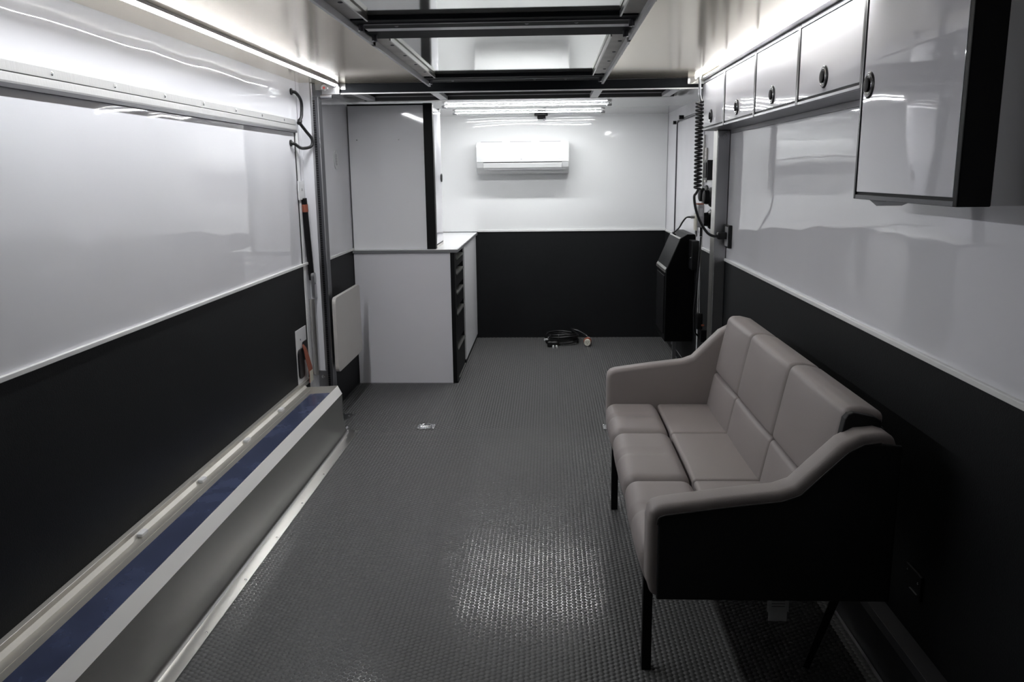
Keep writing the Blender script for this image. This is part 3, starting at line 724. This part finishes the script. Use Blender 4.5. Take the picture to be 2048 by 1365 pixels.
t = thing('power_strip', (1.0, 5.58, 1.40), 'narrow grey perforated strip on the wall between door and post', 'strip')
box('strip', ALU_DULL, t, XR-0.010, XR-0.0005, 5.545, 5.605, 1.395, 1.615, 0.001)
for k in range(8): box('slot', PLASTIC_GREY, t, XR-0.0108, XR-0.010, 5.56, 5.59, 1.412+k*0.025, 1.422+k*0.025)
t = thing('control_panel', (1.0, 5.38, 1.40), 'black rectangular control box on the wall left of the right post', 'control box')
box('body', BLACK, t, XR-0.042, XR-0.0005, 5.33, 5.46, 1.41, 1.535, 0.004)
box('bezel', BLACK_MATT, t, XR-0.046, XR-0.042, 5.345, 5.445, 1.425, 1.52, 0.002)
MB().cyl((XR-0.010, 5.50, 1.475), (XR-0.025, 5.50, 1.475), 0.009, 12).build('switch', BLACK, t)
for i, (y, z, lab) in enumerate(((5.36, 1.305, 'round black socket nearer the post, in the pair under the control box'), (5.52, 1.315, 'round black socket farther from the post, in the pair under the control box'),
                                 (5.36, 1.165, 'lowest round black socket, behind the plugged grey charger'))):
    t = thing('round_socket', (XR, y, z), lab, 'socket', 'round black sockets on the right wall')
    MB().tube([(XR-0.0005, y, z), (XR-0.010, y, z), (XR-0.022, y, z)], [0.062, 0.062, 0.05], 24).build('rosette', BLACK, t, smooth='auto')
    MB().tube([(XR-0.020, y, z), (XR-0.050, y, z), (XR-0.055, y, z)], [0.045, 0.042, 0.032], 24).build('cap', BLACK_MATT, t, smooth='auto')
t = thing('charger', (0.96, 5.3, 1.11), 'grey mains adapter plugged in below the round sockets, cables hanging from it', 'adapter')
MB().rbox(0.935, 0.975, 5.25, 5.36, 1.12, 1.262, 0.008, 3).build('body', PLASTIC_GREY, t, smooth=True)
box('connector', BLACK, t, 0.975, 0.984, 5.28, 5.34, 1.14, 1.19, 0.002)
box('terminal_strip', ORANGE, t, 0.936, 0.974, 5.262, 5.35, 1.262, 1.268)
box('label', PALE_GREY, t, 0.945, 0.965, 5.2485, 5.2495, 1.19, 1.24)
MB().rbox(0.926, 0.936, 5.26, 5.34, 1.10, 1.20, 0.004, 2).build('cream_side', mat('cream_plastic', (0.6, 0.58, 0.5), 0.5), t, smooth=True)
MB().tube([(0.938, 5.29, 1.12), (0.940, 5.29, 1.085), (0.941, 5.29, 1.062)], [0.010, 0.012, 0.003], 12).build('probe', STEEL, t, smooth='auto')
MB().cyl((0.926, 5.30, 1.183), (0.900, 5.30, 1.183), 0.009, 12).build('jack', ALU_MATT, t)
MB().tube(smooth_path([(0.905, 5.30, 1.183), (0.880, 5.33, 1.180), (0.868, 5.40, 1.150), (0.868, 5.55, 1.10), (0.88, 5.86, 1.045), (0.90, 5.90, 1.03)], 6), 0.0055, 8).build('cable', RUBBER, t, smooth=True)
MB().cyl((0.968, 5.30, 1.122), (0.968, 5.30, 1.062), 0.008, 10).build('strain_relief', BLACK, t)
t = thing('hanging_plug', (0.98, 5.3, 0.46), 'black plug hanging on a thin grey cord behind the far sofa arm', 'plug')
MB().rbox(0.957, 0.995, 5.28, 5.33, 0.465, 0.57, 0.006, 2).build('body', BLACK, t, smooth=True)
MB().tube([(0.975, 5.30, 0.57), (0.985, 5.42, 0.93)], 0.0025, 6).build('cord', PALE_GREY, t)
box('mark', ORANGE, t, 0.986, 1.004, 5.276, 5.28, 0.488, 0.50)
box('wall_socket', BLACK, t, 0.985, XR-0.004, 5.29, 5.40, 0.38, 0.46, 0.004)

MB().tube(smooth_path([(0.968, 5.30, 1.06), (0.966, 5.30, 1.0), (0.958, 5.30, 0.85), (0.950, 5.30, 0.70), (0.940, 5.30, 0.60), (0.945, 5.31, 0.50), (0.955, 5.33, 0.44), (0.99, 5.40, 0.40)], 6), 0.006, 8).build('cable', RUBBER, t, smooth=True)
t = thing('wall_outlet', (XR, 4.80, 1.03), 'tall black outlet with a plug on the right wall beside the post', 'outlet')
box('faceplate', BLACK, t, XR-0.020, XR-0.0005, 4.735, 4.835, 1.035, 1.165, 0.004)
box('bezel', PLASTIC_GREY, t, XR-0.023, XR-0.020, 4.745, 4.825, 1.045, 1.155, 0.002)
MB().rbox(XR-0.075, XR-0.021, 4.765, 4.805, 1.085, 1.125, 0.008, 3).build('plug', BLACK, t, smooth=True)
t = thing('outlet', (XR, 2.2, 0.29), 'small black socket low on the right wall behind the near sofa end', 'outlet')
box('faceplate', BLACK_MATT, t, XR-0.012, XR-0.004, 2.15, 2.25, 0.285, 0.36, 0.003)
box('cover_edge', ALU_MATT, t, XR-0.016, XR-0.012, 2.165, 2.21, 0.300, 0.3015)
screw(t, (XR-0.012, 2.235, 0.345), '-x', 0.004); screw(t, (XR-0.012, 2.165, 0.335), '-x', 0.004)

# coiled cable hanging in front of the post
t = thing('coiled_cable', (0.84, 4.75, 1.1), 'black coiled spiral cable hanging from the ceiling by the farthest overhead cabinet', 'cable')
pts = []; turns = 23; n = 14
for k in range(turns*n+1):
    a = 2*math.pi*k/n; f_ = k/(turns*n)
    pts.append((0.838 + 0.004*f_ + 0.0185*math.cos(a), 4.76 + 0.0185*math.sin(a), 1.842 - 0.475*f_**1.04))
MB().tube(pts, 0.0062, 7).build('coil', RUBBER, t, smooth=True)
MB().tube(smooth_path([(0.846, 4.76, 1.365), (0.835, 4.76, 1.345), (0.825, 4.76, 1.325), (0.835, 4.76, 1.26), (0.862, 4.76, 1.19), (0.905, 4.77, 1.125), (0.945, 4.78, 1.103), (0.968, 4.785, 1.104)], 6), 0.0075, 10).build('tail', RUBBER, t, smooth=True)
MB().tube([(0.836, 4.76, 1.998), (0.836, 4.76, 1.88), (0.846, 4.76, 1.85), (0.852, 4.76, 1.845)], 0.007, 10).build('feed_tube', ALU_MATT, t, smooth='auto')

# ------------------------------------------------------------------ sofa
SY0, SY1 = 2.05, 3.665
ncol = [2.135, 2.65, 3.165, 3.585]
t = thing('sofa', (0.6, (SY0+SY1)/2, 0), 'long three seat taupe vinyl sofa with black outer sides on thin black legs', 'sofa')
armp = [(0.275, 0.345), (0.262, 0.39), (0.262, 0.560), (0.266, 0.585), (0.278, 0.599), (0.30, 0.607), (0.46, 0.630), (0.60, 0.647), (0.64, 0.662), (0.70, 0.724), (0.755, 0.779),
        (0.80, 0.803), (0.85, 0.808), (0.885, 0.798), (0.898, 0.76), (0.905, 0.345)]
def inset(P, d):
    out = []; n = len(P)
    for i in range(n):
        a, b, c_ = Vector(P[i-1]), Vector(P[i]), Vector(P[(i+1) % n])
        n1 = (b-a).normalized(); n2 = (c_-b).normalized()
        m1 = Vector((n1.y, -n1.x)); m2 = Vector((n2.y, -n2.x)); mm = (m1+m2)
        mm = mm / max(0.6, mm.length_squared/2) if mm.length > 1e-6 else m1
        out.append((b.x + mm.x*d, b.y + mm.y*d))
    return out
for side, (a, b) in enumerate(((SY0, SY0+0.095), (SY1-0.085, SY1))):
    arm = MB().prism(armp, a+0.004, b-0.004).build('arm', SOFA, t, 0.018, seg=4)
    arm.data.polygons.foreach_set('use_smooth', [True]*len(arm.data.polygons))
    shell = [(x_ if x_ < 0.86 else 0.902, z_ if z_ > 0.40 else 0.342) for x_, z_ in inset(armp, 0.026)]
    y = (a-0.003, a+0.008) if side == 0 else (b-0.008, b+0.003)
    sh = MB().prism(shell, *y).build('outer_panel', BLACK_FAB, arm, 0.005, seg=2)
    sh['label'] = 'black outer side panel'
    pp = [(x_, (y[0] if side == 0 else y[1]) , z_) for x_, z_ in inset(armp, 0.024)][2:-3]
    MB().tube(pp, 0.0022, 6).build('piping', SOFA_SEAM, arm, smooth=True)
MB().box(0.30, 0.90, SY0+0.06, SY1-0.06, 0.315, 0.345).build('seat_base', BLACK_FAB, t, 0.005)

def puff(amt, axis):
    def fn(w, u, v, q):
        c3 = [u, v, q]; o2 = [c3[i] for i in range(3) if i != axis]
        k = (1-min(1, abs(o2[0]))**2.5) * (1-min(1, abs(o2[1]))**2.5)
        if c3[axis] > 0 and k > 0: w = w.copy(); w[axis] += amt*k
        return w
    return fn
for i in range(3):
    a, b = ncol[i]+0.0008, ncol[i+1]-0.0008
    rear = MB().rbox(0.486, 0.735, a, b, 0.335, 0.452, 0.013, 6, puff(0.008, 2)).build('seat_cushion', SOFA, t, smooth=True)
    # front cushions roll over the front edge, with a faint crease in the middle
    mid = (a+b)/2
    def front(w, u, v, q, a=a, b=b, mid=mid):
        w = w.copy()
        cre = math.exp(-((w.y-mid)/0.014)**2)
        bulge = (1-abs(v)**3)
        top = max(0, q); fr = max(0, -u)
        w.z += 0.006*bulge*top*(1-0.0*u) - 0.008*cre*top*(1 if u < 0.5 else 0.2)
        w.x += -0.007*bulge*fr + 0.009*cre*fr
        w.x += 0.035*max(0, (0.40-w.z)/0.1)**1.5 * (1 if u < 0 else 0)*abs(u)
        return w
    MB().rbox(0.258, 0.482, a, b, 0.295, 0.458, 0.042, 14, front).build('front_cushion', SOFA, t, smooth=True)
    lo = 0.70; slope = 0.20
    def lean(w, u, v, q):
        k = (1-abs(v)**2.5)*(1-abs(q)**2.5)
        x = w.x + (w.z-0.45)*slope
        if u < 0: x -= 0.012*k
        return Vector((x, w.y, w.z))
    MB().rbox(0.704, 0.80, a, b, 0.425, 0.597, 0.014, 6, lean).build('lower_back_cushion', SOFA, t, smooth=True)
    def lean2(w, u, v, q):
        k = (1-abs(v)**2.5)*(1-abs(q)**2.5)
        x = w.x + (w.z-0.45)*slope
        if u < 0: x -= 0.012*k
        if q > 0.5: x -= 0.0*q
        z = w.z - (0.02*max(0, (w.x-0.75)/0.08) if w.z > 0.80 else 0)
        return Vector((x, w.y, z))
    MB().rbox(0.704, 0.812, a, b, 0.598, 0.852, 0.022, 8, lean2).build('upper_back_cushion', SOFA, t, smooth=True)
MB().prism([(0.77, 0.35), (0.79, 0.45), (0.865, 0.80), (0.888, 0.80), (0.905, 0.38), (0.90, 0.34)], SY0+0.075, SY1-0.06).build('rear_shell', BLACK_FAB, t, 0.008)
MB().prism([(0.715, 0.56), (0.741, 0.62), (0.780, 0.825), (0.788, 0.838), (0.800, 0.843), (0.855, 0.832), (0.874, 0.822), (0.885, 0.60)], ncol[0]-0.014, ncol[0]+0.026).build('end_cap', BLACK_FAB, t, 0.004)
for (x, y) in ((0.292, SY0+0.215), (0.292, SY1-0.195)):
    MB().box(x-0.014, x+0.014, y-0.014, y+0.014, 0.0, 0.32).build('leg', BLACK_MATT, t, 0.002)
for y in (SY0+0.20, SY1-0.19):
    MB().tube([(0.775, y+0.03, 0.0), (0.86, y, 0.32)], [0.012, 0.018], 4).build('leg', BLACK_MATT, t)
tg = MB().box(0.640, 0.702, 2.246, 2.2475, 0.200, 0.316).build('care_tag', TAG, t)
MB().box(0.645, 0.698, 2.248, 2.2495, 0.168, 0.225).build('care_tag', TAG, t)
for k in range(5): MB().box(0.652, 0.690, 2.2453, 2.246, 0.215+k*0.009, 0.217+k*0.009).build('print_line', PLASTIC_GREY, tg)
